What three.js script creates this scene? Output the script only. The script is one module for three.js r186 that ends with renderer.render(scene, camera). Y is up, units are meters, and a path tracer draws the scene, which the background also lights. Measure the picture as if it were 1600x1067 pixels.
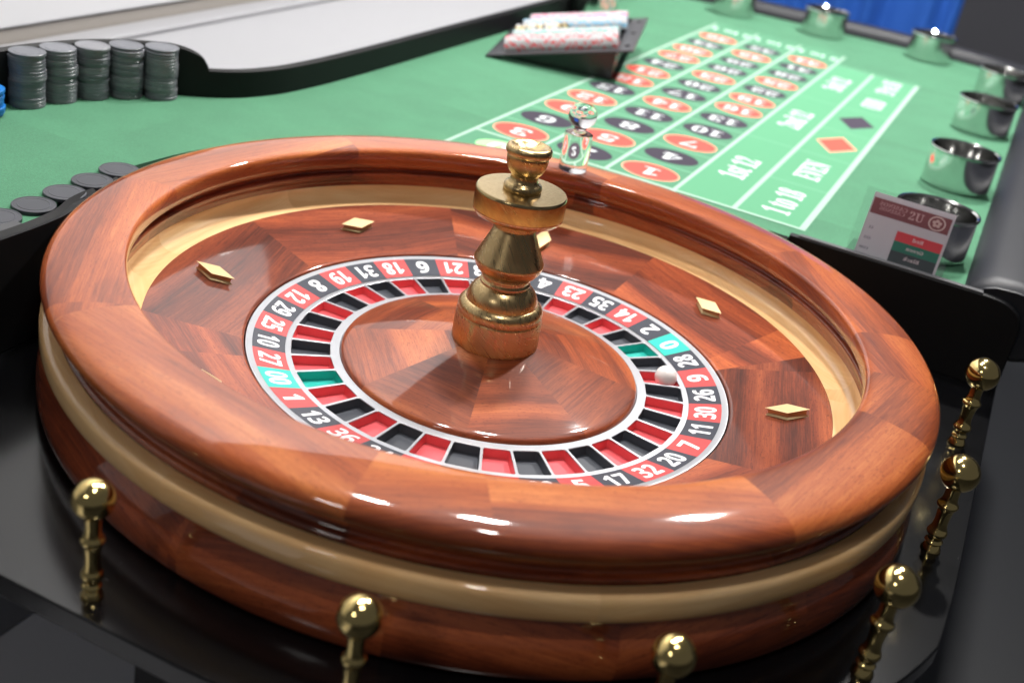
import * as THREE from 'three';
import { RoundedBoxGeometry } from 'three/addons/geometries/RoundedBoxGeometry.js';
import { mergeGeometries, toCreasedNormals } from 'three/addons/utils/BufferGeometryUtils.js';
import { RectAreaLightUniformsLib } from 'three/addons/lights/RectAreaLightUniformsLib.js';

// ------------------------------------------------------------------ camera, light, exposure
const scene = new THREE.Scene();
const camera = new THREE.PerspectiveCamera(32.08, 1024 / 682, 0.05, 60);
camera.position.set(0.3644, 0.5503, 0.9397);
camera.up.set(-0.3285, 0.88, -0.3431);
camera.lookAt(0.0543, 0.1066, 0.0989);
camera.focus = 1.08;
camera.userData.fStop = 4.5;
camera.updateProjectionMatrix();

const renderer = new THREE.WebGLRenderer({ antialias: true });
renderer.toneMapping = THREE.LinearToneMapping;
renderer.toneMappingExposure = 1.22;
renderer.shadowMap.enabled = true;
RectAreaLightUniformsLib.init();
scene.background = new THREE.Color().setRGB(0.06, 0.061, 0.065);   // the light of the large hall all around

// lamps of the hall's ceiling: square white panels [x, y, z, side, radiance]
const LAMPS = [
  [-0.2, 2.15, -0.75, 0.15, 370],
  [-0.52, 2.15, -0.3, 0.12, 260],
  [0.22, 2.15, -1.95, 0.15, 760],
  [-0.4, 1.95, 2.6, 0.3, 24],
  [0.38, 2.15, 0.55, 0.09, 260],
];

// ------------------------------------------------------------------ helpers
function rng(seed) { let a = seed >>> 0; return () => { a = (a + 0x6D2B79F5) | 0; let t = Math.imul(a ^ (a >>> 15), 1 | a); t = (t + Math.imul(t ^ (t >>> 7), 61 | t)) ^ t; return ((t ^ (t >>> 14)) >>> 0) / 4294967296; }; }
const D2R = Math.PI / 180, TAU = Math.PI * 2;
const used = new Map();
function numbered(name) { const n = used.get(name) || 0; used.set(name, n + 1); return n ? `${name}_${String(n).padStart(3, '0')}` : name; }
function shadowed(m) { m.castShadow = true; m.receiveShadow = true; return m; }
function tag(o, label, category, group, kind) { o.userData.label = label; o.userData.category = category; if (group) o.userData.group = group; if (kind) o.userData.kind = kind; return o; }
function thing(name, label, category, group) { const o = new THREE.Group(); o.name = numbered(name); tag(o, label, category, group); scene.add(o); return o; }
function part(name, geo, mat, parent) { const m = shadowed(new THREE.Mesh(geo, mat)); m.name = name; parent.add(m); return m; }
function solo(name, geo, mat, label, category, group) { const m = shadowed(new THREE.Mesh(geo, mat)); m.name = numbered(name); tag(m, label, category, group); scene.add(m); return m; }
function sub(name, parent) { const g = new THREE.Group(); g.name = name; parent.add(g); return g; }

// sector of a turned shape; profile [[r, y], ...]; uv in metres with straight grain along each sector's chord
function sector(profile, a0, a1, n, uo = 0, vo = 0, crease = 40) {
  const runs = []; let run = [profile[0]];
  for (let i = 1; i < profile.length; i++) {
    run.push(profile[i]);
    if (i < profile.length - 1) {
      const [ax, ay] = [profile[i][0] - profile[i - 1][0], profile[i][1] - profile[i - 1][1]], [bx, by] = [profile[i + 1][0] - profile[i][0], profile[i + 1][1] - profile[i][1]];
      if (Math.abs(Math.atan2(ax * by - ay * bx, ax * bx + ay * by)) > crease * D2R) { runs.push(run); run = [profile[i]]; }
    }
  }
  runs.push(run);
  const pos = [], nor = [], uv = [], idx = []; let s = 0; const am = (a0 + a1) / 2;
  for (const q of runs) {
    const base = pos.length / 3, m = q.length; const ss = [s];
    for (let i = 1; i < m; i++) ss.push(ss[i - 1] + Math.hypot(q[i][0] - q[i - 1][0], q[i][1] - q[i - 1][1]));
    s = ss[m - 1];
    for (let j = 0; j <= n; j++) {
      const a = a0 + (a1 - a0) * j / n, c = Math.cos(a), sn = Math.sin(a), da = a - am;
      for (let i = 0; i < m; i++) {
        const p = q[Math.max(0, i - 1)], r = q[Math.min(m - 1, i + 1)];
        let tx = r[0] - p[0], ty = r[1] - p[1]; const l = Math.hypot(tx, ty) || 1; tx /= l; ty /= l;
        const nr = -ty, ny = tx;                       // left of the direction of travel
        pos.push(q[i][0] * c, q[i][1], q[i][0] * sn); nor.push(nr * c, ny, nr * sn);
        const R = q[i][0]; uv.push(uo + R * Math.sin(da), vo + ss[i] - R * (1 - Math.cos(da)));
      }
    }
    for (let j = 0; j < n; j++) for (let i = 0; i < m - 1; i++) {
      const A = base + j * m + i, B = A + 1, E = A + m, F = E + 1;
      idx.push(A, E, B, B, E, F);
    }
  }
  const g = new THREE.BufferGeometry();
  g.setAttribute('position', new THREE.Float32BufferAttribute(pos, 3)); g.setAttribute('normal', new THREE.Float32BufferAttribute(nor, 3)); g.setAttribute('uv', new THREE.Float32BufferAttribute(uv, 2)); g.setIndex(idx);
  return g;
}
// profile from inside/top to outside so that the left normal points outwards: lathe() wants bottom-to-top listing on the outside reversed for us
function lathe(profile, n = 72) { return sector(profile, 0, TAU, n, 0, 0, 38); }
function smooth(pts, per = 4) {   // Catmull-Rom through [r, y] points
  const c = new THREE.CatmullRomCurve3(pts.map(([x, y]) => new THREE.Vector3(x, y, 0)), false, 'centripetal');
  return c.getPoints((pts.length - 1) * per).map(v => [v.x, v.y]);
}

// ------------------------------------------------------------------ textures
function noise2(seed, N) {       // periodic value noise on an N x N lattice
  const r = rng(seed), t = new Float32Array(N * N); for (let i = 0; i < t.length; i++) t[i] = r();
  return (x, y) => {
    const xi = Math.floor(x), yi = Math.floor(y), fx = x - xi, fy = y - yi, u = fx * fx * (3 - 2 * fx), v = fy * fy * (3 - 2 * fy);
    const X0 = ((xi % N) + N) % N, X1 = (X0 + 1) % N, Y0 = (((yi % N) + N) % N) * N, Y1 = ((((yi + 1) % N) + N) % N) * N;
    return (t[Y0 + X0] * (1 - u) + t[Y0 + X1] * u) * (1 - v) + (t[Y1 + X0] * (1 - u) + t[Y1 + X1] * u) * v;
  };
}
function dataTex(w, h, fn, srgb = true, sizeX = 1, sizeY = 1) {
  const d = new Uint8Array(w * h * 4);
  for (let y = 0; y < h; y++) for (let x = 0; x < w; x++) { const c = fn(x / w, y / h), k = (y * w + x) * 4; d[k] = Math.max(0, Math.min(255, c[0])); d[k + 1] = Math.max(0, Math.min(255, c[1])); d[k + 2] = Math.max(0, Math.min(255, c[2])); d[k + 3] = 255; }
  const t = new THREE.DataTexture(d, w, h, THREE.RGBAFormat); t.magFilter = THREE.LinearFilter; t.minFilter = THREE.LinearFilter; t.wrapS = t.wrapT = THREE.RepeatWrapping;
  if (srgb) t.colorSpace = THREE.SRGBColorSpace; t.repeat.set(1 / sizeX, 1 / sizeY); t.needsUpdate = true; return t;
}
const mix = (a, b, t) => [a[0] + (b[0] - a[0]) * t, a[1] + (b[1] - a[1]) * t, a[2] + (b[2] - a[2]) * t];
const clamp = (x, a = 0, b = 1) => Math.max(a, Math.min(b, x));
function mahogany(seed, dark, mid, light, ribbons) {
  const n1 = noise2(seed, 64), n2 = noise2(seed + 1, 128), n3 = noise2(seed + 2, 512), n4 = noise2(seed + 3, 256);
  return dataTex(1536, 1536, (u, v) => {
    const wob = (n1(u * 3, v * 4) - 0.5) * 0.014 + (n1(u * 9 + 5, v * 8 + 9) - 0.5) * 0.003, V = v + wob;
    let rib = n1(u * 1.0 + 3, V * ribbons) * 0.6 + n1(u * 2 + 11, V * ribbons * 2 + 5) * 0.4;
    rib = clamp((rib - 0.5) * 2.3 + 0.5);
    const streak = n2(u * 3, V * 128), fine = n3(u * 16, V * 512), hair = n3(u * 40 + 9, v * 512 + 200), blot = n4(u * 20, v * 40);
    const tone = clamp(rib * 0.56 + streak * 0.18 + fine * 0.2 + hair * 0.12 + blot * 0.08 - 0.06);
    let c = tone < 0.5 ? mix(dark, mid, tone * 2) : mix(mid, light, tone * 2 - 1);
    const pore = n3(u * 110 + 77, v * 512 + 31); if (pore > 0.7) c = mix(c, dark, (pore - 0.7) * 1.5);
    return c;
  }, true, 0.36, 0.3);
}
const woodRim = mahogany(11, [92, 36, 16], [162, 80, 36], [204, 124, 66], 9);
const woodDark = mahogany(29, [62, 24, 13], [136, 62, 33], [190, 102, 56], 9);
const woodCone = mahogany(47, [76, 31, 17], [142, 70, 37], [190, 110, 60], 10);
function mapleTex(seed) {
  const n1 = noise2(seed, 64), n3 = noise2(seed + 2, 512);
  return dataTex(512, 512, (u, v) => {
    const V = v + (n1(u * 4, v * 4) - 0.5) * 0.06;
    const t = clamp(n1(u * 2, V * 18) * 0.5 + n3(u * 10, V * 200) * 0.3 + n1(u * 16, v * 16) * 0.2);
    return mix([224, 174, 116], [250, 216, 166], t);
  }, true, 0.36, 0.3);
}
const maple = mapleTex(71);
const speck = (() => { const n = noise2(91, 256), m = noise2(92, 256); return dataTex(1024, 1024, (u, v) => { const a = n(u * 256, v * 256), b = m(u * 24, v * 24), c = m(u * 7 + 3, v * 7); const s = a > 0.965 ? (a - 0.965) * 3200 * b : 0; const k = 5 + c * 4 + b * 3 + s; return [k, k, k + 1.5]; }, true, 0.5, 0.5); })();
const feltTex = (() => { const n = noise2(101, 512), m = noise2(102, 64); return dataTex(1024, 1024, (u, v) => { const f = n(u * 512, v * 512) - 0.5, c = m(u * 5, v * 7) - 0.5, d = m(u * 17 + 5, v * 23) - 0.5; const k = 1 + f * 0.14 + c * 0.05 + d * 0.05; return [68 * k, 120 * k, 90 * k]; }, true, 0.5, 0.5); })();
const feltBump = (() => { const n = noise2(103, 512); return dataTex(512, 512, (u, v) => { const k = n(u * 256, v * 256) * 160 + n(u * 512, v * 512) * 90; return [k, k, k]; }, false, 0.12, 0.12); })();
const brushed = (() => { const n = noise2(111, 256); return dataTex(512, 512, (u, v) => { const k = 120 + n(u * 6, v * 256) * 60 + n(u * 40, v * 40) * 70; return [k, k, k]; }, false, 0.08, 0.08); })();
function canvas(w, h) { const c = document.createElement('canvas'); c.width = w; c.height = h; return [c, c.getContext('2d')]; }
function canvasTex(c) { const t = new THREE.CanvasTexture(c); t.colorSpace = THREE.SRGBColorSpace; t.minFilter = THREE.LinearFilter; t.magFilter = THREE.LinearFilter; return t; }

// ------------------------------------------------------------------ materials
const P = o => new THREE.MeshPhysicalMaterial({ side: THREE.DoubleSide, ...o });
const varnish = { clearcoat: 1, clearcoatRoughness: 0.05, roughness: 0.5, metalness: 0, specularIntensity: 0.35 };
const tints = [[1, 1, 1], [0.9, 0.86, 0.86], [1.06, 1.02, 0.98], [0.95, 0.98, 1.0]];
const rimMats = tints.map(t => P({ map: woodRim, color: new THREE.Color().setRGB(...t), ...varnish }));
const trackMats = tints.map(t => P({ map: woodDark, color: new THREE.Color().setRGB(...t), ...varnish }));
const coneMats = [[1.1, 0.98, 0.9], [0.86, 0.8, 0.8], [1.2, 1.1, 0.95], [0.95, 0.88, 0.88]].map(t => P({ map: woodCone, color: new THREE.Color().setRGB(...t), ...varnish }));
const statorMats = [[1, 0.94, 0.9], [0.8, 0.78, 0.8], [1.12, 1.04, 0.95], [0.92, 0.86, 0.84]].map(t => P({ map: woodDark, color: new THREE.Color().setRGB(...t), ...varnish }));
const mapleMats = [[1, 1, 1], [0.88, 0.84, 0.8], [1.04, 1.02, 1]].map(t => P({ map: maple, color: new THREE.Color().setRGB(...t), ...varnish }));
const M = {
  deck: P({ map: speck, roughness: 0.17, specularIntensity: 0.9 }),
  black: P({ color: new THREE.Color().setRGB(0.004, 0.004, 0.005), roughness: 0.55, specularIntensity: 0.5 }),
  edge: P({ color: new THREE.Color().setRGB(0.05, 0.05, 0.055), roughness: 0.45 }),
  leather: P({ color: new THREE.Color().setRGB(0.012, 0.013, 0.018), roughness: 0.5, specularIntensity: 0.7, bumpMap: feltBump, bumpScale: 0.00012 }),
  felt: P({ map: feltTex, roughness: 0.95, sheen: 0.3, sheenRoughness: 0.6, sheenColor: new THREE.Color(0.7, 0.85, 0.78), bumpMap: feltBump, bumpScale: 0.0003 }),
  silver: P({ color: new THREE.Color().setRGB(0.5, 0.51, 0.54), metalness: 0.88, roughness: 0.36 }),
  red: P({ color: new THREE.Color().setRGB(0.7, 0.1, 0.115), roughness: 0.4, clearcoat: 0.3, clearcoatRoughness: 0.2 }),
  ink: P({ color: new THREE.Color().setRGB(0.06, 0.065, 0.08), roughness: 0.42, clearcoat: 0.3, clearcoatRoughness: 0.2 }),
  teal: P({ color: new THREE.Color().setRGB(0.015, 0.43, 0.36), roughness: 0.4, clearcoat: 0.3, clearcoatRoughness: 0.2 }),
  brass: P({ color: new THREE.Color().setRGB(0.52, 0.375, 0.185), metalness: 1, roughness: 0.42, roughnessMap: brushed }),
  brassBright: P({ color: new THREE.Color().setRGB(0.86, 0.66, 0.27), metalness: 1, roughness: 0.13 }),
  brassDisc: P({ color: new THREE.Color().setRGB(0.52, 0.385, 0.19), metalness: 1, roughness: 0.3, roughnessMap: brushed }),
  brassSatin: P({ color: new THREE.Color().setRGB(0.70, 0.53, 0.29), metalness: 1, roughness: 0.4 }),
  steel: P({ color: new THREE.Color().setRGB(0.66, 0.66, 0.65), metalness: 1, roughness: 0.11 }),
  ball: P({ color: new THREE.Color().setRGB(0.85, 0.82, 0.8), roughness: 0.28, clearcoat: 0.5, clearcoatRoughness: 0.1 }),
  crystal: P({ color: 0xffffff, transmission: 1, thickness: 0.03, ior: 1.49, roughness: 0.0 }),
  acrylic: P({ color: 0xffffff, transmission: 1, thickness: 0, ior: 1.49, roughness: 0.02 }),
  white: P({ color: new THREE.Color().setRGB(0.27, 0.27, 0.285), roughness: 0.4 }),
  wallWhite: P({ color: new THREE.Color().setRGB(0.72, 0.72, 0.74), roughness: 0.5 }),
  taupe: P({ color: new THREE.Color().setRGB(0.36, 0.33, 0.30), roughness: 0.55 }),
  floor: P({ color: new THREE.Color().setRGB(0.7, 0.7, 0.74), roughness: 0.4 }),
  carpet: P({ color: new THREE.Color().setRGB(0.014, 0.015, 0.018), roughness: 0.5, bumpMap: feltBump, bumpScale: 0.0004 }),
  cloth: P({ color: new THREE.Color().setRGB(0.006, 0.075, 0.36), roughness: 0.8, sheen: 0.3, sheenColor: new THREE.Color(0.1, 0.3, 0.9) }),
  hall: P({ color: new THREE.Color().setRGB(0.22, 0.22, 0.25), roughness: 0.8 }),
  rack: P({ color: new THREE.Color().setRGB(0.008, 0.008, 0.01), roughness: 0.25 }),
};

// ------------------------------------------------------------------ lamps (outside the frame, over the table)
for (const [x, y, z, s, L] of LAMPS) {
  const g = thing('ceiling_lamp', 'square white ceiling lamp panel high above the roulette table', 'lamp', 'lamps over the table'); g.position.set(x, y, z);
  part('housing', new RoundedBoxGeometry(s + 0.03, 0.05, s + 0.03, 2, 0.008).translate(0, 0.035, 0), M.white, g);
  const glow = new THREE.MeshStandardMaterial({ color: 0xffffff, emissive: new THREE.Color(1, 0.98, 0.95), emissiveIntensity: L * 0.35 });
  part('lamp_diffuser', new THREE.BoxGeometry(s, 0.008, s).translate(0, 0.006, 0), glow, g);
  const l = new THREE.RectAreaLight(new THREE.Color(1, 0.975, 0.94), L, s, s); l.position.set(x, y - 0.004, z); l.lookAt(x, y - 1, z); l.castShadow = true; scene.add(l);
}

// ------------------------------------------------------------------ the setting
const floor = part('floor', new THREE.PlaneGeometry(30, 30).rotateX(-Math.PI / 2).translate(0, -0.74, -4), M.floor, scene); floor.userData.kind = 'structure';
const carpet = part('dark_carpet', new THREE.BoxGeometry(12, 0.006, 24).translate(5.75, -0.736, -4), M.carpet, scene); carpet.userData.kind = 'structure';

// white counter along the table and the white wall behind it
{
  const z0 = -5, z1 = 1.2, len = z1 - z0, zc = (z0 + z1) / 2;
  const g = thing('white_counter', 'low white counter with a raised edge running along behind the black table board', 'counter');
  const cs = new THREE.Shape(); [[-0.95, 1.2], [-0.69, 1.2], [-0.69, -0.17], [-0.63, -0.245], [-0.575, -0.285], [-0.535, -0.345], [-0.518, -0.42], [-0.513, -0.52], [-0.513, -1.6], [-0.58, -1.75], [-0.58, -5], [-0.95, -5]].forEach(([x, z], i) => i ? cs.lineTo(x, -z) : cs.moveTo(x, -z));
  part('counter_top', new THREE.ExtrudeGeometry(cs, { depth: 0.03, bevelEnabled: false }).rotateX(-Math.PI / 2).translate(0, 0.017, 0), M.white, g);
  part('counter_front', new THREE.BoxGeometry(0.02, 0.752, len).translate(-0.72, -0.36, zc), M.white, g);
  part('raised_edge', new RoundedBoxGeometry(0.016, 0.007, len, 3, 0.003).translate(-0.893, 0.05, zc), M.white, g);
  const w = thing('white_wall', 'plain white wall panel with a taupe base strip behind the white counter', 'wall');
  part('base_strip', new THREE.BoxGeometry(0.02, 0.048, len).translate(-0.9635, 0.0425, zc), M.taupe, w);
  part('wall_panel', new RoundedBoxGeometry(0.05, 1.5, len, 2, 0.004).translate(-0.975, 0.8185, zc), M.wallWhite, w);
}
const hall = part('hall_wall', new THREE.BoxGeometry(24, 4, 0.1).translate(0, 1.255, -7.5), M.hall, scene); hall.userData.kind = 'structure';

// ------------------------------------------------------------------ roulette table
const F = 0.098;                       // felt level above the wheel deck
const table = thing('roulette_table', 'long roulette table with green felt, black boards and padded black armrest', 'table');
const xz = (pts, per = 8) => new THREE.CatmullRomCurve3(pts.map(([x, z]) => new THREE.Vector3(x, 0, z)), false, 'centripetal').getPoints((pts.length - 1) * per).map(v => [v.x, v.z]);
const leftEdge = xz([[-0.655, 0.46], [-0.655, 0.2], [-0.655, -0.02], [-0.648, -0.09], [-0.634, -0.145], [-0.612, -0.187], [-0.582, -0.22], [-0.548, -0.248], [-0.52, -0.283], [-0.502, -0.335], [-0.494, -0.4], [-0.49, -0.5], [-0.49, -0.9], [-0.49, -1.5]], 8);
const farEdge = xz([[-0.49, -1.5], [-0.487, -1.66], [-0.465, -1.75], [-0.41, -1.805], [-0.32, -1.83], [-0.1, -1.86], [0.12, -1.885], [0.24, -1.885], [0.34, -1.86], [0.4, -1.79], [0.42, -1.68], [0.42, -1.5]], 8);
{
  const s = new THREE.Shape(); const all = [...leftEdge, ...farEdge.slice(1), [0.42, -0.403], [0.158, -0.403], ...Array.from({ length: 41 }, (_, i) => { const a = (-68.8 - 108 * i / 40) * D2R, R = 0.431 - 0.0055 * i / 40; return [R * Math.cos(a), R * Math.sin(a)]; }), [-0.4265, 0.0], [-0.4265, 0.03], [-0.421, 0.075], [-0.413, 0.114], [-0.4005, 0.15], [-0.391, 0.172], [-0.3868, 0.205], [-0.3868, 0.46]];
  all.forEach(([x, z], i) => i ? s.lineTo(x, -z) : s.moveTo(x, -z));
  const g = new THREE.ExtrudeGeometry(s, { depth: 0.03, bevelEnabled: false }); g.rotateX(-Math.PI / 2); g.translate(0, F - 0.03, 0);
  part('felt_top', g, M.felt, table);
}
// an upright board that follows a line on the table, its height given by a function of z
function board(line, h, thick, y0) {
  const n = line.length, pos = [], idx = [];
  line.forEach(([x, z], i) => {
    const a = line[Math.max(0, i - 1)], b = line[Math.min(n - 1, i + 1)]; let tx = b[0] - a[0], tz = b[1] - a[1]; const l = Math.hypot(tx, tz); tx /= l; tz /= l;
    const ox = x + tz * thick, oz = z - tx * thick, t = h(z), c = Math.min(0.0025, thick * 0.3);
    const ix = x + tz * c, iz = z - tx * c, jx = ox - tz * c, jz = oz + tx * c;
    pos.push(x, y0, z, x, t - c, z, ix, t, iz, jx, t, jz, ox, t - c, oz, ox, y0, oz);
  });
  for (let i = 0; i < n - 1; i++) for (let k = 0; k < 6; k++) { const A = i * 6 + k, B = i * 6 + (k + 1) % 6; idx.push(A, B, A + 6, B, B + 6, A + 6); }
  for (const e of [0, n - 1]) { const b = e * 6; idx.push(b, b + 1, b + 5, b + 1, b + 4, b + 5, b + 1, b + 2, b + 4, b + 2, b + 3, b + 4); }
  const g = new THREE.BufferGeometry(); g.setAttribute('position', new THREE.Float32BufferAttribute(pos, 3)); g.setIndex(idx); g.setAttribute('uv', new THREE.Float32BufferAttribute(new Float32Array(pos.length / 3 * 2), 2));
  return toCreasedNormals(g, 0.6);
}
{
  const fine = xz([[-0.655, 0.46], [-0.655, 0.2], [-0.655, -0.02], [-0.648, -0.09], [-0.634, -0.145], [-0.612, -0.187], [-0.582, -0.22], [-0.548, -0.248], [-0.52, -0.283], [-0.502, -0.335], [-0.494, -0.4], [-0.49, -0.5], [-0.49, -0.9], [-0.49, -1.5], [-0.487, -1.66]], 40).map(([x, z]) => [x - 0.0005, z]);
  const h = z => { const a = -0.222, b = -0.256; if (z > a) return 0.154; if (z < b) return 0.127; const t = (a - z) / (a - b); return 0.127 + 0.027 * Math.sqrt(Math.max(0, 1 - t * t)); };
  part('back_board', board(fine, h, -0.014, 0.0), M.black, table);
}
// wheel well: boards on two sides and the black deck
{
  const s = new THREE.Shape(), x0 = 0.186, x1 = 0.4525, H = 0.103, r = 0.032;
  s.moveTo(x0, 0.001); s.lineTo(x1, 0.001); s.lineTo(x1, H - r); s.quadraticCurveTo(x1, H, x1 - r * 1.3, H); s.lineTo(x0, H); s.closePath();
  const g = new THREE.ExtrudeGeometry(s, { depth: 0.008, bevelEnabled: true, bevelThickness: 0.0014, bevelSize: 0.0014, bevelSegments: 2, curveSegments: 12 }); g.translate(0, 0, -0.4014);
  part('well_board', g, M.black, table);
  const arc = xz([[-0.3735, 0.46], [-0.3735, 0.34], [-0.3735, 0.24], [-0.3745, 0.2], [-0.3785, 0.168], [-0.388, 0.143], [-0.4, 0.11], [-0.408, 0.072], [-0.4135, 0.03], [-0.4135, -0.03]], 8); for (let i = 1; i <= 50; i++) { const a = (184.2 + (290.9 - 184.2) * i / 50) * D2R, R = 0.4146 + 0.0054 * i / 50; arc.push([R * Math.cos(a), R * Math.sin(a)]); } arc.push([0.168, -0.3925], [0.184, -0.3927]);
  part('well_board', board(arc, z => z > 0.14 ? 0.1035 : z > 0.09 ? 0.097 + 0.0065 * (z - 0.09) / 0.05 : 0.097, -0.014, 0.001), M.black, table);
  part('board_capping', new RoundedBoxGeometry(0.0125, 0.002, 0.25, 2, 0.0008).translate(-0.3806, 0.1047, 0.332), M.edge, table);
  part('board_capping', new RoundedBoxGeometry(0.21, 0.002, 0.0085, 2, 0.0008).translate(0.3, 0.1055, -0.3974), M.edge, table);
  const d = new THREE.Shape(); d.moveTo(-0.7, -0.466); d.lineTo(0, -0.466); d.absarc(0, 0, 0.466, -Math.PI / 2, -0.268, false); d.quadraticCurveTo(0.4545, -0.06, 0.4535, 0.05); d.lineTo(0.4535, 0.398); d.lineTo(-0.7, 0.398); d.closePath();
  const dg = new THREE.ExtrudeGeometry(d, { depth: 0.015, bevelEnabled: true, bevelThickness: 0.0014, bevelSize: 0.0014, bevelSegments: 2, curveSegments: 48 }); dg.rotateX(-Math.PI / 2); dg.translate(0, -0.0164, 0);
  part('wheel_deck', dg, M.deck, table);
  part('support_cabinet', new RoundedBoxGeometry(0.42, 0.72, 0.78, 2, 0.004).translate(0.175, -0.379, 0.066), M.black, table);
  part('leg', new RoundedBoxGeometry(0.09, 0.805, 0.09, 2, 0.004).translate(-0.3, -0.338, -1.6), M.black, table);
  part('leg', new RoundedBoxGeometry(0.09, 0.805, 0.09, 2, 0.004).translate(0.3, -0.338, -1.6), M.black, table);
}
// padded armrest along the right and far side
{
  const path = xz([[0.437, -0.4015], [0.437, -0.42], [0.437, -0.6], [0.437, -1.0], [0.437, -1.4], [0.437, -1.62], [0.43, -1.74], [0.395, -1.835], [0.32, -1.9], [0.22, -1.925], [0.1, -1.925], [-0.1, -1.902], [-0.33, -1.87], [-0.44, -1.838], [-0.5, -1.77], [-0.518, -1.68]], 10);
  const K = 20, pos = [], uv = [], idx = [], n = path.length; let s = 0;
  path.forEach(([x, z], i) => {
    const a = path[Math.max(0, i - 1)], b = path[Math.min(n - 1, i + 1)]; let tx = b[0] - a[0], tz = b[1] - a[1]; const l = Math.hypot(tx, tz); tx /= l; tz /= l;
    if (i) s += Math.hypot(x - path[i - 1][0], z - path[i - 1][1]);
    const round = i < 14 ? Math.sqrt(1 - (1 - (i + 1) / 15) ** 2) * 0.3 + 0.7 : 1, wd = x > 0.36 && z > -1.7 ? 0.056 : Math.max(0.034, 0.056 - Math.max(0, 0.437 - x) * 0.2), hh = 0.047;
    for (let k = 0; k <= K; k++) {
      const t = k / K * TAU, c = Math.cos(t), sn = Math.sin(t), e = 0.72, cx = Math.sign(c) * Math.abs(c) ** e * wd * round, cy = Math.sign(sn) * Math.abs(sn) ** e * hh * round;
      pos.push(x - tz * cx, 0.076 + cy, z + tx * cx); uv.push(s, k / K * 0.3);
    }
  });
  for (let i = 0; i < n - 1; i++) for (let k = 0; k < K; k++) { const A = i * (K + 1) + k; idx.push(A, A + 1, A + K + 1, A + 1, A + K + 2, A + K + 1); }
  for (const e of [0, n - 1]) { const c = pos.length / 3; pos.push(path[e][0], 0.076, path[e][1]); uv.push(0, 0); for (let k = 0; k < K; k++) idx.push(c, e * (K + 1) + k, e * (K + 1) + k + 1); }
  const g = new THREE.BufferGeometry(); g.setAttribute('position', new THREE.Float32BufferAttribute(pos, 3)); g.setAttribute('uv', new THREE.Float32BufferAttribute(uv, 2)); g.setIndex(idx); g.computeVertexNormals();
  part('armrest', g, M.leather, table);
}
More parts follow.
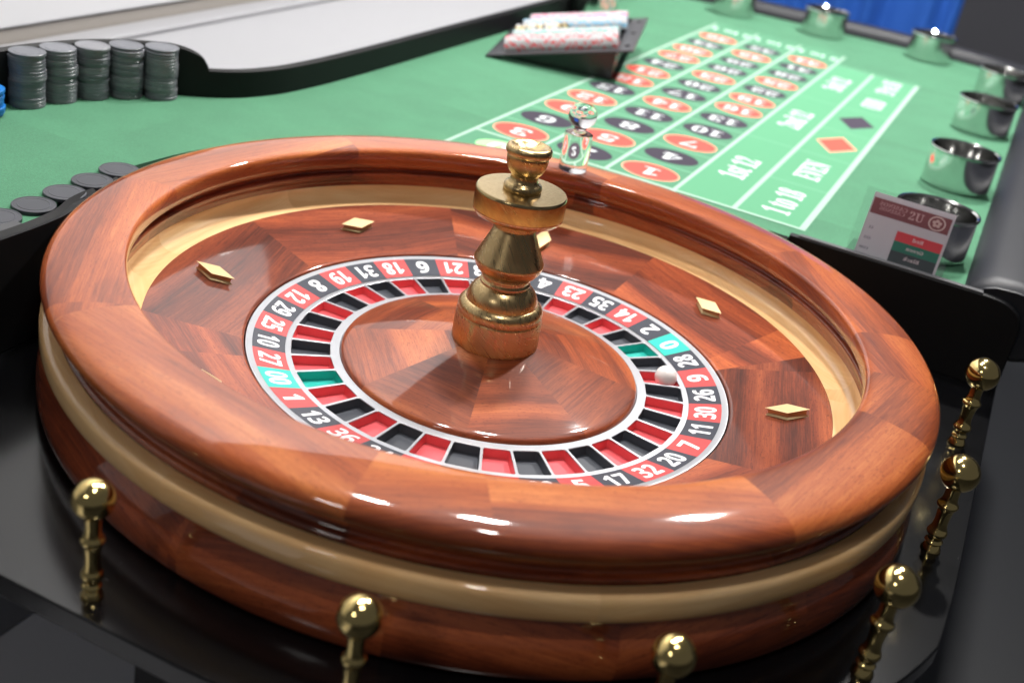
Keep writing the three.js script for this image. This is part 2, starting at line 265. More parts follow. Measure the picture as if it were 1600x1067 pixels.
// printed layout
const WHEEL = ['0', '28', '9', '26', '30', '11', '7', '20', '32', '17', '5', '22', '34', '15', '3', '24', '36', '13', '1', '00', '27', '10', '25', '29', '12', '8', '19', '31', '18', '6', '21', '33', '16', '4', '23', '35', '14', '2'];
const REDS = new Set([1, 3, 5, 7, 9, 12, 14, 16, 18, 19, 21, 23, 25, 27, 30, 32, 34, 36]);
{
  const S = 1600, x0 = -0.2545, x1 = 0.1945, zn = -0.352, zf = -1.598, W = Math.round((x1 - x0) * S), H = Math.round((zn - zf) * S);
  const [c, k] = canvas(W, H); const X = x => (x - x0) * S, Yv = z => (z - zf) * S;
  k.fillStyle = 'rgb(72,126,96)'; k.fillRect(0, 0, W, H);
  k.fillStyle = 'rgb(80,142,106)'; k.fillRect(X(0.0265), 0, W, H);
  const zr = i => -0.4415 - 0.0873 * i, cols = [0.0265, -0.0662, -0.1589, -0.2515];
  k.lineCap = 'butt';
  const line = (xa, za, xb, zb, w, col) => { k.strokeStyle = col; k.lineWidth = w * S; k.beginPath(); k.moveTo(X(xa), Yv(za)); k.lineTo(X(xb), Yv(zb)); k.stroke(); };
  const strong = 'rgb(148,174,160)', soft = 'rgb(94,150,118)';
  for (let i = 1; i < 13; i++) line(cols[0], zr(i), cols[3], zr(i), 0.0045, soft);
  for (let i = 1; i < 3; i++) line(0.0265, zr(4 * i), 0.104, zr(4 * i), 0.005, soft);
  for (let i = 1; i < 6; i++) line(0.104, zr(2 * i), 0.191, zr(2 * i), 0.005, soft);
  line(cols[3], zr(0), 0.191, zr(0), 0.006, strong);
  for (const x of cols) line(x, x === cols[3] ? zn : zr(0), x, zf, 0.0058, strong);
  line(-0.1125, zn, -0.1125, zr(0), 0.006, strong); line(0.0265, zn, 0.0265, zr(0), 0.0075, strong);
  line(cols[3] - 0.003, zn - 0.003, cols[0], zn - 0.003, 0.008, strong); line(cols[3], zf + 0.002, cols[0], zf + 0.002, 0.005, soft);
  line(0.104, zr(0), 0.104, zr(12), 0.0065, strong); line(0.1905, zr(0) + 0.003, 0.1905, zr(12) - 0.003, 0.009, strong); line(0.0265, zr(12), 0.191, zr(12), 0.006, soft);
  const text = (t, x, z, rot, hgt, sx, col = 'rgb(196,202,202)', fam = 'serif', weight = 'bold') => { k.save(); k.translate(X(x), Yv(z)); k.rotate(rot); k.scale(sx, 1); k.font = `${weight} ${Math.round(hgt * S * 1.36)}px ${fam}`; k.textAlign = 'center'; k.textBaseline = 'middle'; k.fillStyle = col; k.strokeStyle = col; k.lineWidth = hgt * S * 0.02; k.strokeText(t, 0, 0); k.fillText(t, 0, 0); k.restore(); };
  for (let r = 0; r < 12; r++) for (let q = 0; q < 3; q++) {
    const n = r * 3 + q + 1, cx = (cols[q] + cols[q + 1]) / 2, cz = (zr(r) + zr(r + 1)) / 2, red = REDS.has(n);
    k.beginPath(); k.ellipse(X(cx), Yv(cz), 0.0375 * S, 0.0315 * S, 0, 0, TAU); k.fillStyle = red ? 'rgb(212,72,62)' : 'rgb(44,36,52)'; k.fill();
    if (red) { k.lineWidth = 0.0025 * S; k.strokeStyle = 'rgb(228,150,122)'; k.stroke(); }
    text(String(n), cx, cz, Math.PI, 0.032, n > 9 ? 1.0 : 1.15);
  }
  for (let q = 0; q < 3; q++) text('2 to 1', (cols[q] + cols[q + 1]) / 2, -1.544, Math.PI, 0.026, 0.9, 'rgb(196,226,208)');
  ['1st 12', '2nd 12', '3rd 12'].forEach((t, i) => text(t, 0.066, (zr(4 * i) + zr(4 * i + 4)) / 2, -Math.PI / 2, 0.036, 0.8));
  [['1 to 18', 0], ['EVEN', 1], ['ODD', 4], ['19 to 36', 5]].forEach(([t, i]) => text(t, 0.148, (zr(2 * i) + zr(2 * i + 2)) / 2, -Math.PI / 2, 0.036, 0.72));
  [['rgb(214,74,60)', 2], ['rgb(50,40,58)', 3]].forEach(([col, i]) => { const x = X(0.148), y = Yv((zr(2 * i) + zr(2 * i + 2)) / 2), a = 0.03 * S, b = 0.052 * S; k.beginPath(); k.moveTo(x - a, y); k.lineTo(x, y - b); k.lineTo(x + a, y); k.lineTo(x, y + b); k.closePath(); k.fillStyle = col; k.fill(); if (i === 2) { k.lineWidth = 0.0035 * S; k.strokeStyle = 'rgb(232,150,124)'; k.stroke(); } });
  for (const [t, x] of [['00', -0.182], ['0', -0.043]]) { k.beginPath(); k.ellipse(X(x), Yv(-0.397), 0.045 * S, 0.031 * S, 0, 0, TAU); k.fillStyle = 'rgb(150,208,140)'; k.fill(); text(t, x, -0.397, Math.PI, 0.035, 1.1); }
  const s = new THREE.Shape(); [[x0, zn], [0.0305, zn], [0.0305, zr(0) + 0.004], [x1, zr(0) + 0.004], [x1, zr(12) - 0.004], [0.0305, zr(12) - 0.004], [0.0305, zf], [x0, zf]].forEach(([x, z], i) => i ? s.lineTo(x, -z) : s.moveTo(x, -z));
  const g = new THREE.ShapeGeometry(s), p = g.attributes.position, uv = [];
  for (let i = 0; i < p.count; i++) uv.push((p.getX(i) - x0) / (x1 - x0), (p.getY(i) + zn) / (zn - zf));
  g.setAttribute('uv', new THREE.Float32BufferAttribute(uv, 2)); g.rotateX(-Math.PI / 2); g.translate(0, F + 0.0006, 0);
  part('printed_layout', g, P({ map: canvasTex(c), roughness: 0.9 }), table);
}

// ------------------------------------------------------------------ roulette wheel
const wheel = thing('roulette', 'large varnished mahogany roulette wheel with maple band and brass turret', 'roulette wheel');
{
  const J = 34.3 * D2R, rnd = rng(5);
  const rim = sub('rim', wheel), rimP = smooth([[0.3465, 0.0895], [0.3395, 0.0935], [0.3352, 0.099], [0.3336, 0.105], [0.3332, 0.1105], [0.3337, 0.1139], [0.3355, 0.1162], [0.3388, 0.1173], [0.346, 0.118], [0.358, 0.1181], [0.372, 0.1174], [0.383, 0.1159], [0.39, 0.1143], [0.3945, 0.1125], [0.3977, 0.1099], [0.3998, 0.107], [0.4006, 0.1038], [0.3998, 0.1008], [0.3972, 0.0982], [0.394, 0.0958], [0.3915, 0.093], [0.391, 0.09]], 3);
  const track = sub('ball_track', wheel), trackP = [...smooth([[0.3215, 0.0548], [0.33, 0.0553], [0.337, 0.0566], [0.3422, 0.0596], [0.3448, 0.0645], [0.3458, 0.0698]], 3)];
  const upperP = [...smooth([[0.3458, 0.07], [0.3452, 0.0755], [0.3438, 0.079], [0.3432, 0.0815]], 4), ...smooth([[0.3422, 0.0818], [0.3416, 0.0838], [0.3424, 0.0858], [0.3442, 0.0866]], 3), ...smooth([[0.3462, 0.0868], [0.3468, 0.0882], [0.3464, 0.0896]], 3)];
  const coveP = smooth([[0.391, 0.0899], [0.387, 0.0872], [0.3845, 0.0838], [0.3852, 0.0812], [0.3885, 0.0796], [0.3902, 0.0778], [0.3888, 0.0758], [0.386, 0.0745], [0.3875, 0.073]], 4);
  const band = sub('maple_band', wheel), bandP = smooth([[0.388, 0.0728], [0.396, 0.0726], [0.3995, 0.0715], [0.4012, 0.069], [0.4018, 0.0645], [0.4018, 0.058], [0.401, 0.0535], [0.3988, 0.0506], [0.394, 0.0497], [0.389, 0.0495]], 4);
  const bowl = sub('lower_bowl', wheel), bowlP = smooth([[0.3885, 0.0494], [0.3908, 0.0477], [0.3945, 0.0432], [0.399, 0.0362], [0.4024, 0.028], [0.4042, 0.0195], [0.4044, 0.0115], [0.4032, 0.0052], [0.4005, 0.0013], [0.396, 0.0006]], 4);
  const stator = sub('stator', wheel), statP = [[0.2312, 0.027], [0.2312, 0.0318], [0.232, 0.0331], [0.234, 0.0338], [0.26, 0.0398], [0.29, 0.0468], [0.31, 0.0518], [0.3213, 0.0547]];
  for (let i = 0; i < 8; i++) {
    const a = J + i * Math.PI / 4, b = a + Math.PI / 4;
    part('rim_segment', sector(rimP, a, b, 20, rnd() * 2, rnd() * 2), rimMats[i % 4], rim);
    part('track_wall', sector(upperP, a, b, 20, rnd() * 2, rnd() * 2), trackMats[(i + 1) % 4], track);
    part('cove', sector(coveP, a, b, 20, rnd() * 2, rnd() * 2), trackMats[(i + 2) % 4], rim);
    part('bowl_segment', sector(bowlP, a + 0.3, b + 0.3, 20, rnd() * 2, rnd() * 2), trackMats[i % 4], bowl);
    const a2 = 9.5 * D2R + i * Math.PI / 4, b2 = a2 + Math.PI / 4;
    part('track_segment', sector(trackP, a2 + 0.2, b2 + 0.2, 20, rnd() * 2, rnd() * 2), mapleMats[i % 3], track);
    part('band_segment', sector(bandP, a2, b2, 20, rnd() * 2, rnd() * 2), mapleMats[(i + 1) % 2 ? 0 : 2], band);
    part('stator_segment', sector(statP, a2, b2, 20, rnd() * 2, rnd() * 2), statorMats[(i * 3) % 4], stator);
  }
  // brass diamonds
  const s = new THREE.Shape(); s.moveTo(-0.0205, 0); s.lineTo(0, 0.0095); s.lineTo(0.0205, 0); s.lineTo(0, -0.0095); s.closePath();
  const dg = new THREE.ExtrudeGeometry(s, { depth: 0.0035, bevelEnabled: true, bevelThickness: 0.002, bevelSize: -0.0022, bevelOffset: 0, bevelSegments: 1 });
  dg.rotateX(-Math.PI / 2);
  for (let i = 0; i < 8; i++) {
    const a = (-14.2 + 45 * i) * D2R, r = 0.2815, y = 0.0466;
    const m = part('diamond', dg, M.brassSatin, wheel);
    const t = new THREE.Matrix4().makeTranslation(r * Math.cos(a), y, r * Math.sin(a)), tilt = 13.3 * D2R;
    m.applyMatrix4(t.multiply(new THREE.Matrix4().makeRotationY(-a)).multiply(new THREE.Matrix4().makeRotationZ(tilt)).multiply(new THREE.Matrix4().makeRotationY(i % 2 ? Math.PI / 2 : 0)));
  }
  // rotor
  const rotor = sub('rotor', wheel), A0 = -51.95 * D2R, dA = TAU / 38;
  part('number_ring_frame', sector([[0.1425, 0.004], [0.2298, 0.004], [0.2303, 0.026], [0.2303, 0.0308], [0.2298, 0.0314], [0.2285, 0.0315], [0.2238, 0.0306], [0.2236, 0.0301], [0.1937, 0.0241], [0.1935, 0.02], [0.1935, 0.0135]].reverse(), 0, TAU, 152), M.silver, rotor);
  // number labels: one printed atlas
  const cw = 128, ch = 256, [c, k] = canvas(cw * 8, ch * 5);
  WHEEL.forEach((t, i) => {
    const x = (i % 8) * cw, y = Math.floor(i / 8) * ch, n = +t; k.fillStyle = (t === '0' || t === '00') ? 'rgb(30,190,170)' : REDS.has(n) ? 'rgb(200,66,66)' : 'rgb(46,50,62)'; k.fillRect(x, y, cw, ch);
    k.save(); k.translate(x + cw / 2, y + ch / 2 + 6); k.scale(t.length > 1 ? 0.34 : 0.42, 1); k.font = 'bold 232px sans-serif'; k.textAlign = 'center'; k.textBaseline = 'middle'; k.fillStyle = k.strokeStyle = 'rgb(236,236,238)'; k.lineWidth = 4; k.lineJoin = 'round'; k.strokeText(t, 0, 0); k.fillText(t, 0, 0); k.restore();
  });
  const numMat = P({ map: canvasTex(c), roughness: 0.38, clearcoat: 0.35, clearcoatRoughness: 0.15 });
  WHEEL.forEach((t, i) => {
    const a = A0 + i * dA, g = new THREE.BufferGeometry(), pos = [], uv = [], idx = [], N = 5, u0 = (i % 8) / 8, v1 = 1 - Math.floor(i / 8) / 5, v0 = v1 - 0.2;
    for (let j = 0; j <= N; j++) { const b = a + (j / N - 0.5) * dA; for (const [r, y, v] of [[0.2237, 0.0307, v0], [0.1937, 0.0247, v1]]) { pos.push(r * Math.cos(b), y, r * Math.sin(b)); uv.push(u0 + (1 - j / N) / 8, v); } }
    for (let j = 0; j < N; j++) idx.push(j * 2, j * 2 + 2, j * 2 + 1, j * 2 + 1, j * 2 + 2, j * 2 + 3);
    g.setAttribute('position', new THREE.Float32BufferAttribute(pos, 3)); g.setAttribute('uv', new THREE.Float32BufferAttribute(uv, 2)); g.setIndex(idx); g.computeVertexNormals();
    const m = part('number_label', g, numMat, rotor); m.userData.label = `number ${t} printed on the wheel's ring`;
  });
  // silver plate with 38 rounded pockets
  const rO = 0.1886, rI = 0.1527, fret = 0.00135, cr = 0.0026;
  const outline = (grow) => {     // around angle 0, counter-clockwise in (x, y)
    const ho = rO * Math.sin(dA / 2) - fret + grow, hi = rI * Math.sin(dA / 2) - fret + grow, X1 = rO * Math.cos(dA / 2) + grow, X0 = rI * Math.cos(dA / 2) - grow, q = [[X0, -hi], [X1, -ho], [X1, ho], [X0, hi]], out = [];
    q.forEach((p, i) => { const a = q[(i + 3) % 4], b = q[(i + 1) % 4], la = Math.hypot(a[0] - p[0], a[1] - p[1]), lb = Math.hypot(b[0] - p[0], b[1] - p[1]); for (let t = 0; t <= 4; t++) { const w = t / 4, s0 = [p[0] + (a[0] - p[0]) * cr / la, p[1] + (a[1] - p[1]) * cr / la], s1 = [p[0] + (b[0] - p[0]) * cr / lb, p[1] + (b[1] - p[1]) * cr / lb]; out.push([(1 - w) ** 2 * s0[0] + 2 * w * (1 - w) * p[0] + w * w * s1[0], (1 - w) ** 2 * s0[1] + 2 * w * (1 - w) * p[1] + w * w * s1[1]]); } });
    return out;
  };
  const turn = (p, a) => [p[0] * Math.cos(a) - p[1] * Math.sin(a), p[0] * Math.sin(a) + p[1] * Math.cos(a)];
  const plate = new THREE.Shape(); plate.absarc(0, 0, 0.1934, 0, TAU, false); const inner = new THREE.Path(); inner.absarc(0, 0, 0.1438, 0, TAU, true); plate.holes.push(inner);
  const hole = outline(0.0004); for (let i = 0; i < 38; i++) { const h = new THREE.Path(); hole.map(p => turn(p, -(A0 + i * dA))).reverse().forEach((p, j) => j ? h.lineTo(...p) : h.moveTo(...p)); h.closePath(); plate.holes.push(h); }
  const pg = new THREE.ExtrudeGeometry(plate, { depth: 0.0006, bevelEnabled: true, bevelThickness: 0.0005, bevelSize: 0.0004, bevelSegments: 2, curveSegments: 120 }); pg.rotateX(-Math.PI / 2); pg.translate(0, 0.0231, 0);
  part('pocket_plate', pg, M.silver, rotor);
  const o = outline(0.00025), top = 0.0229, bot = 0.0148, cup = (() => {
    const pos = [], idx = [], n = o.length; const uv = [];
    for (let i = 0; i <= n; i++) { const p = o[i % n], q = outline(-0.0004)[i % n]; pos.push(p[0], top, -p[1], q[0], bot, -q[1]); uv.push(0, 0, 0, 0); }
    for (let i = 0; i < n; i++) idx.push(i * 2, i * 2 + 1, i * 2 + 2, i * 2 + 1, i * 2 + 3, i * 2 + 2);
    const b = pos.length / 3; pos.push(0.17, bot, 0); uv.push(0, 0); const q = outline(-0.0004); for (let i = 0; i < n; i++) { pos.push(q[i][0], bot, -q[i][1]); uv.push(0, 0); }
    for (let i = 0; i < n; i++) idx.push(b, b + 1 + i, b + 1 + (i + 1) % n);
    const g = new THREE.BufferGeometry(); g.setAttribute('position', new THREE.Float32BufferAttribute(pos, 3)); g.setAttribute('uv', new THREE.Float32BufferAttribute(uv, 2)); g.setIndex(idx); return toCreasedNormals(g, 0.7);
  })();
  WHEEL.forEach((t, i) => { const m = part('pocket', cup, (t === '0' || t === '00') ? M.teal : REDS.has(+t) ? M.red : M.ink, rotor); m.rotation.y = -(A0 + i * dA); });
  const coneP = smooth([[0.0385, 0.0508], [0.06, 0.0461], [0.09, 0.0396], [0.115, 0.0342], [0.132, 0.0305], [0.1385, 0.0289], [0.1415, 0.0274], [0.143, 0.0246], [0.1435, 0.02]], 6);
  for (let i = 0; i < 8; i++) { const a = 27.5 * D2R + i * Math.PI / 4; part('cone_segment', sector(coneP, a, a + Math.PI / 4, 20, rnd() * 2, rnd() * 2), coneMats[i % 4], rotor); }

  // brass turret
  const tur = sub('turret', wheel), up = q => q.reverse();
  part('turret_base', lathe(up([[0.001, 0.0495], [0.0400, 0.0495], [0.0412, 0.0505], [0.0414, 0.053], [0.0408, 0.0775], [0.0398, 0.0788], [0.0396, 0.0796], [0.0402, 0.0806], [0.0402, 0.085], [0.0392, 0.0885], [0.0362, 0.0915], [0.0338, 0.0925], [0.0334, 0.0945], [0.0325, 0.0985], [0.0302, 0.103], [0.027, 0.1068], [0.0238, 0.109], [0.0232, 0.1096], [0.0236, 0.1108], [0.0236, 0.112], [0.0226, 0.113], [0.0218, 0.114], [0.0218, 0.1152], [0.0229, 0.1162], [0.0231, 0.1178], [0.0226, 0.1188]])), M.brass, tur);
  part('turret_cone', lathe(up([[0.0226, 0.1188], [0.0236, 0.1196], [0.0272, 0.1222], [0.0304, 0.1262], [0.0322, 0.131], [0.0326, 0.1328], [0.0318, 0.1345], [0.0188, 0.1642], [0.0184, 0.1662], [0.0188, 0.1675], [0.0188, 0.172], [0.018, 0.1735]])), M.brass, tur);
  part('turret_disc', lathe(up([[0.018, 0.1735], [0.024, 0.1745], [0.0345, 0.176], [0.0392, 0.1775], [0.0412, 0.18], [0.0416, 0.183], [0.0416, 0.1985], [0.0412, 0.2005], [0.0403, 0.2016], [0.016, 0.202]])), M.brassDisc, tur);
  part('finial', lathe(up([[0.017, 0.202], [0.0174, 0.2032], [0.0175, 0.2055], [0.0166, 0.2075], [0.0148, 0.2085], [0.0128, 0.2105], [0.0123, 0.214], [0.0127, 0.2165], [0.0152, 0.219], [0.0174, 0.2235], [0.0186, 0.229], [0.0189, 0.2325], [0.0186, 0.2338], [0.0199, 0.2352], [0.0209, 0.2375], [0.0208, 0.2402], [0.0196, 0.2422], [0.0175, 0.2432], [0.0148, 0.2429], [0.0125, 0.2412], [0.009, 0.239], [0.004, 0.2379], [0.0003, 0.2377]])), M.brass, tur);
}
{
  const a = (-51.95 + 2 * 360 / 38) * D2R, b = solo('roulette_ball', new THREE.SphereGeometry(0.0112, 40, 28), M.ball, 'small white roulette ball lying in the red pocket of number nine', 'ball');
  b.position.set(0.1768 * Math.cos(a), 0.0148 + 0.0112, 0.1768 * Math.sin(a));
}

// crystal marker standing on the wheel's rim
{
  const b = 0.0455, pr = smooth([[0.0135, b], [0.0075, b + 0.001], [0.0068, b + 0.0035], [0.0085, b + 0.0068], [0.0145, b + 0.0125], [0.0168, b + 0.019], [0.0156, b + 0.0265], [0.011, b + 0.0325], [0.005, b + 0.0353], [0.0002, b + 0.0357]], 5);
  const g = sector([[0.0002, 0], [0.0158, 0], [0.0168, 0.001], [0.0168, b - 0.001], [0.0158, b], ...pr].reverse(), 0, TAU, 64, 0, 0, 50);
  const m = solo('win_marker', g, M.crystal, 'clear crystal win marker with round top standing on the wooden wheel rim', 'marker'); m.position.set(-0.0748, 0.1182, -0.3415);
}

// brass ball posts round the wheel
{
  const spots = [[-0.0774, 0.4477, 0.0142, 'beside the deck edge over the grey floor'], [0.1198, 0.4419, 0.0140, 'second from the deck corner over the grey floor'], [0.2911, 0.3564, 0.0140, ''], [0.4027, 0.192, 0.0158, ''], [0.4276, -0.0107, 0.0163, ''], [0.427, -0.2313, 0.0168, '']];
  const labels = ['brass ball post on the straight front edge of the black deck', 'brass ball post standing where the straight deck edge begins to curve', 'brass ball post in the middle of the curved deck edge', 'brass ball post where the curved deck edge turns straight along the side', 'brass ball post next but one to the black well board', 'brass ball post standing right in front of the black well board'];
  spots.forEach(([x, z, r], i) => {
    const g = thing('ball_post', labels[i], 'post', 'brass ball posts around the wheel'); g.position.set(x, 0.0002, z); g.rotation.set([0.012, -0.01, 0.016, -0.006, 0.012, -0.014][i], i * 1.1, [-0.01, 0.014, 0.004, 0.012, -0.016, 0.008][i]);
    const slim = q => q.map(([a, b]) => [a * r / 0.0168, b]);
    part('foot', lathe(slim([[0.0005, 0], [0.0088, 0], [0.0091, 0.0012], [0.0074, 0.0052], [0.0064, 0.0068], [0.0076, 0.0082], [0.0082, 0.0095], [0.0076, 0.0108], [0.0064, 0.012]]).reverse(), 40), M.brassBright, g);
    part('stem', lathe(slim(smooth([[0.0064, 0.012], [0.0066, 0.0145], [0.0084, 0.0165], [0.0091, 0.0188], [0.0084, 0.0212], [0.0072, 0.0235], [0.0062, 0.029], [0.0064, 0.036], [0.0074, 0.0425], [0.0082, 0.0442], [0.0094, 0.0462], [0.0092, 0.0482], [0.0078, 0.0502], [0.0066, 0.054], [0.0064, 0.06], [0.007, 0.068]], 8)).reverse(), 40), M.brassBright, g);
    part('ball', new THREE.SphereGeometry(r, 40, 28).translate(0, 0.0794, 0), M.brassBright, g);
  });
}

// ------------------------------------------------------------------ steel cups
{
  const R = 0.0482, H = 0.054;
  const g = lathe([[0.0005, 0.0005], [R - 0.004, 0.0005], [R - 0.0012, 0.0016], [R - 0.0006, 0.004], [R - 0.0012, H - 0.004], [R + 0.0006, H - 0.0024], [R + 0.0014, H - 0.0008], [R + 0.0008, H + 0.0006], [R - 0.0008, H + 0.0008], [R - 0.003, H - 0.001], [R - 0.0034, H - 0.004], [R - 0.0034, 0.006], [R - 0.006, 0.0032], [0.0005, 0.003]].reverse(), 72);
  const spots = [[0.328, -0.503, 'steel cup standing right behind the clear sign holder'], [0.3285, -0.837, 'steel cup by the armrest level with the red diamond'], [0.3285, -1.245, 'steel cup by the armrest level with the layout far corner'], [0.335, -1.575, 'steel cup beside the rounded corner of the armrest'], [0.168, -1.815, 'steel cup at the far rail in front of the dark floor'], [-0.062, -1.79, 'steel cup at the far rail in front of the blue cloth'], [-0.262, -1.76, 'steel cup at the far rail behind the two to one boxes'], [-0.437, -1.33, 'steel cup beside the back board behind the chip rack']];
  for (const [x, z, label] of spots) { const m = solo('steel_cup', g, M.steel, label, 'cup', 'steel cups along the table edge'); m.position.set(x, F + 0.0005, z); }
}

// ------------------------------------------------------------------ chips
const chipR = 0.0198, chipT = 0.0037;
const chipTex = (() => { const [c, k] = canvas(256, 256); k.fillStyle = '#808080'; k.fillRect(0, 0, 256, 256); k.translate(128, 128); for (let i = 0; i < 40; i++) { k.save(); k.rotate(i / 40 * TAU); k.fillStyle = '#404040'; k.fillRect(97, -4, 13, 8); k.restore(); } const t = new THREE.CanvasTexture(c); t.magFilter = THREE.LinearFilter; return t; })();
const chipGeo = (() => {
  const pr = [[0.0002, 0], [chipR - 0.0004, 0], [chipR, 0.0004], [chipR, chipT - 0.0004], [chipR - 0.0004, chipT], [0.0184, chipT], [0.0182, chipT - 0.00025], [0.0146, chipT - 0.00025], [0.0144, chipT], [0.0138, chipT], [0.0136, chipT - 0.0002], [0.0002, chipT - 0.0002]];
  const g = lathe(pr.reverse(), 40), p = g.attributes.position, uv = []; for (let i = 0; i < p.count; i++) uv.push(p.getX(i) / (2 * chipR) + 0.5, p.getZ(i) / (2 * chipR) + 0.5); g.setAttribute('uv', new THREE.Float32BufferAttribute(uv, 2)); return g;
})();
const chipMats = [[0.042, 0.044, 0.054], [0.036, 0.038, 0.047], [0.055, 0.056, 0.066]].map(c => P({ color: new THREE.Color().setRGB(...c), roughness: 0.42, bumpMap: chipTex, bumpScale: 0.0003 }));
const stackMats = [[0.14, 0.145, 0.165], [0.115, 0.12, 0.138], [0.17, 0.172, 0.19]].map(c => P({ color: new THREE.Color().setRGB(...c), roughness: 0.34, bumpMap: chipTex, bumpScale: 0.0002 }));
const chipBlue = P({ color: new THREE.Color().setRGB(0.01, 0.16, 0.5), roughness: 0.42, bumpMap: chipTex, bumpScale: 0.0003 });
{
  const r = rng(77);
  const stacks = [[-0.6285, -0.05], [-0.6225, -0.0925], [-0.611, -0.133], [-0.5925, -0.1695], [-0.5655, -0.2005]];
  const which = ['grey chip in the stack right beside the blue chips', 'grey chip in the second stack from the blue chips', 'grey chip in the middle stack of the five grey ones', 'grey chip in the fourth stack from the blue chips', 'grey chip in the stack by the step of the black board'];
  stacks.forEach(([x, z], s) => {
    let ox = 0, oz = 0;
    for (let i = 0; i < 16; i++) {
      if (i % 4 === 3 || r() < 0.25) { ox = (r() - 0.5) * 0.0022; oz = (r() - 0.5) * 0.0022; }
      const m = solo('grey_chip', chipGeo, stackMats[Math.floor(r() * 3)], i === 15 ? which[s].replace('grey chip in', 'topmost grey chip of') : which[s], 'chip', `grey chips in stack ${['one', 'two', 'three', 'four', 'five'][s]}`);
      m.position.set(x + ox + (r() - 0.5) * 0.0004, F + 0.0003 + i * (chipT + 0.0001), z + oz + (r() - 0.5) * 0.0004); m.rotation.y = r() * TAU;
    }
  });
  for (let i = 0; i < 8; i++) { const m = solo('blue_chip', chipGeo, chipBlue, 'blue chip in the short stack at the end of the grey stacks', 'chip', 'blue chips in a stack'); m.position.set(-0.628 + (r() - 0.5) * 0.004, F + 0.0003 + i * (chipT + 0.0001), 0.0105 + (r() - 0.5) * 0.002); m.rotation.y = r() * TAU; }
  // row of chips lying flat along the wheel well
  [[-0.4082, 0.2046], [-0.4092, 0.162], [-0.4128, 0.1192], [-0.4185, 0.0765], [-0.4228, 0.0335]].forEach(([x, z], i) => {
    for (let k = 0; k < 1; k++) { const m = solo('grey_chip', chipGeo, chipMats[(i + k) % 2], ['grey chip lying flat against the straight part of the well board', 'second flat grey chip along the well board from the open end', 'third flat grey chip along the well board from the open end', 'fourth flat grey chip in the row, partly behind the wheel rim', 'last flat grey chip of the row, mostly behind the wheel rim'][i], 'chip', 'grey chips in a row along the wheel well'); m.position.set(x + (r() - 0.5) * 0.0006 + k * 0.0006, F + 0.0003 + k * (chipT + 0.0001), z + k * 0.0006); m.rotation.y = r() * TAU; }
  });
}

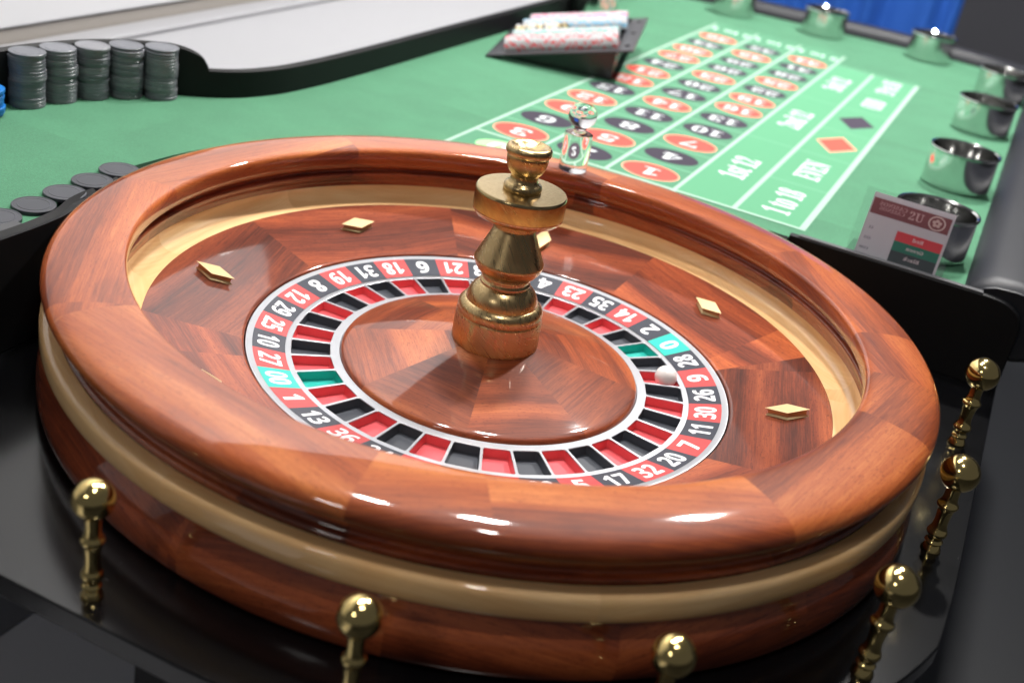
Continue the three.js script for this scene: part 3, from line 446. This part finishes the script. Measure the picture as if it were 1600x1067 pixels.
// ------------------------------------------------------------------ chip rack
{
  const w = 0.238, d = 0.3, az = -0.2534, tilt = 0.2396;
  const e1 = new THREE.Vector3(Math.cos(az) * Math.cos(tilt), Math.sin(tilt), Math.sin(az) * Math.cos(tilt)), back = new THREE.Vector3(Math.sin(az), 0, -Math.cos(az)), up = new THREE.Vector3().crossVectors(back, e1).multiplyScalar(-1).normalize();
  if (up.y < 0) up.negate();
  const basis = new THREE.Matrix4().makeBasis(e1, up, back.clone().negate());
  const fl = new THREE.Vector3(-0.4166, 0.0998, -0.8047), org = fl.clone().addScaledVector(e1, w / 2).addScaledVector(back, d / 2);
  basis.setPosition(org);
  const rack = thing('chip_rack', 'black plastic chip rack tilted on the green felt holding rows of white chips', 'chip rack'); rack.applyMatrix4(basis);
  // flange frame, floor with channels, wedge body
  const fr = [new THREE.BoxGeometry(w, 0.003, 0.02).translate(0, 0, d / 2 - 0.01), new THREE.BoxGeometry(w, 0.003, 0.02).translate(0, 0, -d / 2 + 0.01), new THREE.BoxGeometry(0.026, 0.003, d - 0.04).translate(-w / 2 + 0.013, 0, 0), new THREE.BoxGeometry(0.03, 0.003, d - 0.04).translate(w / 2 - 0.015, 0, 0)];
  part('flange', mergeGeometries(fr), P({ color: new THREE.Color().setRGB(0.026, 0.026, 0.031), roughness: 0.35 }), rack);
  for (const [x, z] of [[0.106, 0.11], [0.106, 0.0], [0.106, -0.11]]) part('screw', new THREE.CylinderGeometry(0.004, 0.004, 0.0012, 16).translate(x, 0.0021, z), M.black, rack);
  const inv = basis.clone().invert(), B = [];
  const hz = d / 2 - 0.022, xa = -w / 2 + 0.026, xb = w / 2 - 0.028;
  for (const [x, z] of [[xa, hz], [xb, hz], [xb, -hz], [xa, -hz]]) { const p = new THREE.Vector3(x, -0.0016, z); const q = p.clone().applyMatrix4(basis); q.y = F + 0.0006; B.push(p, q.applyMatrix4(inv)); }
  const pos = [], idx = []; B.forEach(v => pos.push(v.x, v.y, v.z));
  for (let i = 0; i < 4; i++) { const a = i * 2, b = ((i + 1) % 4) * 2; idx.push(a, a + 1, b, b, a + 1, b + 1); } idx.push(1, 5, 3, 1, 7, 5);
  const bg = new THREE.BufferGeometry(); bg.setAttribute('position', new THREE.Float32BufferAttribute(pos, 3)); bg.setAttribute('uv', new THREE.Float32BufferAttribute(new Float32Array(16), 2)); bg.setIndex(idx); part('body', toCreasedNormals(bg, 0.5), M.rack, rack);
  const rows = 5, pitch = (2 * hz) / rows, ch = [];
  for (let i = 0; i < rows; i++) { const z = hz - pitch * (i + 0.5), g = new THREE.CylinderGeometry(pitch / 2, pitch / 2, xb - xa, 16, 1, true, 0, Math.PI).rotateZ(Math.PI / 2); g.rotateX(Math.PI / 2); const pp = g.attributes.position; let my = 0; for (let q = 0; q < pp.count; q++) my = Math.max(my, pp.getY(q)); if (my > 0.01) g.rotateX(Math.PI); g.scale(1, 0.35, 1); g.translate((xa + xb) / 2, 0.0, z); ch.push(g); }
  part('channels', mergeGeometries(ch), M.rack, rack);
  // rows of chips lying on edge: too small and blurred to pick apart one by one
  const r = rng(31), WH = [0.4, 0.4, 0.41], PK = [0.75, 0.12, 0.28], RD = [0.6, 0.06, 0.07], GN = [0.1, 0.42, 0.36], BK = [0.02, 0.02, 0.025], BL = [0.12, 0.4, 0.6], YE = [0.6, 0.45, 0.15];
  const pal = [[WH, WH, WH, RD], [WH, WH, WH, GN], [WH, BK, WH, YE], [WH, WH, WH, BL], [WH, WH, WH, PK]];
  const span = [[0, 1], [0.02, 0.98], [0, 0.48], [0.02, 1], [0.04, 0.97]];
  const lab = ['row of white chips with red edge spots along the front of the rack', 'row of white chips with green spots, second from the rack front', 'half row of black and white chips beside the empty rack channel', 'row of white chips just behind the empty rack channel', 'row of white chips with pink spots along the back of the rack'];
  for (let i = 0; i < rows; i++) {
    const z = hz - pitch * (i + 0.5), R = 0.0186, n = 48, gs = [];
    for (let q = 0; q < n; q++) {
      const t = (q + 0.5) / n; if (t < span[i][0] || t > span[i][1]) continue;
      const g = new THREE.CylinderGeometry(R, R, (xb - xa) / n * 0.94, 24, 1).rotateZ(Math.PI / 2).rotateX(r() * TAU), p = g.attributes.position, col = [], A = pal[i][Math.floor(r() * 3)], Bc = pal[i][3];
      const ph = r(), ng = g.toNonIndexed(), np = ng.attributes.position; for (let f = 0; f < np.count; f += 3) { const my = np.getY(f) + np.getY(f + 1) + np.getY(f + 2), mz = np.getZ(f) + np.getZ(f + 1) + np.getZ(f + 2), an = Math.atan2(my, mz), spot = ((an / TAU + 1) * 6 + ph) % 1 < 0.24; for (let e = 0; e < 3; e++) col.push(...(spot ? Bc : A)); }
      ng.setAttribute('color', new THREE.Float32BufferAttribute(col, 3)); ng.translate(xa + (xb - xa) * t, 0.004 + (r() - 0.5) * 0.0014, z + (r() - 0.5) * 0.0008); gs.push(ng);
    }
    const m = solo('chip_row', mergeGeometries(gs), P({ vertexColors: true, roughness: 0.4 }), lab[i], 'chips', 'rows of chips in the rack'); m.applyMatrix4(basis); m.userData.kind = 'stuff';
  }
}

// ------------------------------------------------------------------ sign holder with printed card
{
  const g = thing('sign_holder', 'clear acrylic sign holder with a maroon headed card at the black board', 'sign'); const ang = Math.atan2(0.0044, 0.0787);
  g.position.set(0.2985, F + 0.0008, -0.412); g.rotation.y = -0.03; g.scale.setScalar(1.08); 
  const W = 0.102, H = 0.0725, lean = -0.35;
  const tilt = q => q.rotateX(lean);
  part('front_panel', tilt(new THREE.BoxGeometry(W, H, 0.0022).translate(0.004, H / 2, 0.0026)), M.acrylic, g);
  part('rear_panel', tilt(new THREE.BoxGeometry(W, H, 0.0022).translate(0.004, H / 2, -0.0026)), M.acrylic, g);
  part('foot', new THREE.BoxGeometry(W, 0.0022, 0.04).translate(0.004, 0.0011, -0.026), M.acrylic, g);
  const [c, k] = canvas(660, 600);
  k.fillStyle = 'rgb(176,170,178)'; k.fillRect(0, 0, 660, 600); k.fillStyle = 'rgb(112,60,66)'; k.fillRect(10, 48, 632, 152);
  const tx = (t, x, y, s, col, mir, f = 'bold', fam = 'serif', sx = 1) => { k.save(); k.translate(x, y); k.scale(mir ? -sx : sx, 1); k.font = `${f} ${s}px ${fam}`; k.textAlign = 'center'; k.textBaseline = 'middle'; k.fillStyle = col; k.fillText(t, 0, 0); k.restore(); };
  tx('2U', 370, 122, 108, 'rgb(176,140,142)', false, 'bold', 'serif', 0.85); tx('CASINOS', 178, 92, 50, 'rgb(166,126,130)', true); tx('CASINOS', 178, 136, 46, 'rgb(166,126,130)', true);
  k.strokeStyle = 'rgb(186,160,158)'; k.lineWidth = 12; k.beginPath(); k.arc(538, 124, 62, 0, TAU); k.stroke(); k.fillStyle = 'rgb(180,150,148)'; for (let i = 0; i < 5; i++) { const a = i / 5 * TAU - 1.57; k.beginPath(); k.arc(538 + Math.cos(a) * 24, 124 + Math.sin(a) * 24, 15, 0, TAU); k.fill(); }
  [['rgb(186,52,62)', 'Red', 290], ['rgb(34,100,84)', 'Green', 382], ['rgb(52,58,62)', 'Black', 474]].forEach(([col, t, y]) => { k.fillStyle = col; k.fillRect(270, y, 370, 92); tx(t, 450, y + 44, 46, 'rgb(196,176,180)', true); });
  k.fillStyle = 'rgb(52,58,62)'; k.fillRect(270, 560, 370, 40);
  [['£1', 300], ['£25', 402], ['£100', 500]].forEach(([t, y]) => tx(t, 62, y + 30, 34, 'rgb(84,80,92)', true));
  const cm = P({ map: canvasTex(c), roughness: 0.85 });
  const cg = tilt(new THREE.BoxGeometry(0.086, 0.0675, 0.0004).translate(0.005, 0.0352, 0)); part('printed_card', cg, cm, g);
}

// ------------------------------------------------------------------ blue cloth far behind the table
{
  const g = new THREE.PlaneGeometry(0.62, 1.3, 120, 6), p = g.attributes.position, r = noise2(7, 64);
  for (let i = 0; i < p.count; i++) { const x = p.getX(i), y = p.getY(i); p.setZ(i, Math.sin(x * 62 + r(x * 9, 1) * 5) * 0.018 + Math.sin(x * 27 + 1) * 0.02 + (r(x * 14, y * 2) - 0.5) * 0.02); }
  g.computeVertexNormals(); const b = g.clone().translate(0, 0, -0.004);
  const m = solo('blue_drape', mergeGeometries([g, b]), M.cloth, 'deep blue pleated cloth hanging beyond the far end of the table', 'cloth'); m.position.set(-0.16, -0.088, -2.75);
}

renderer.render(scene, camera);
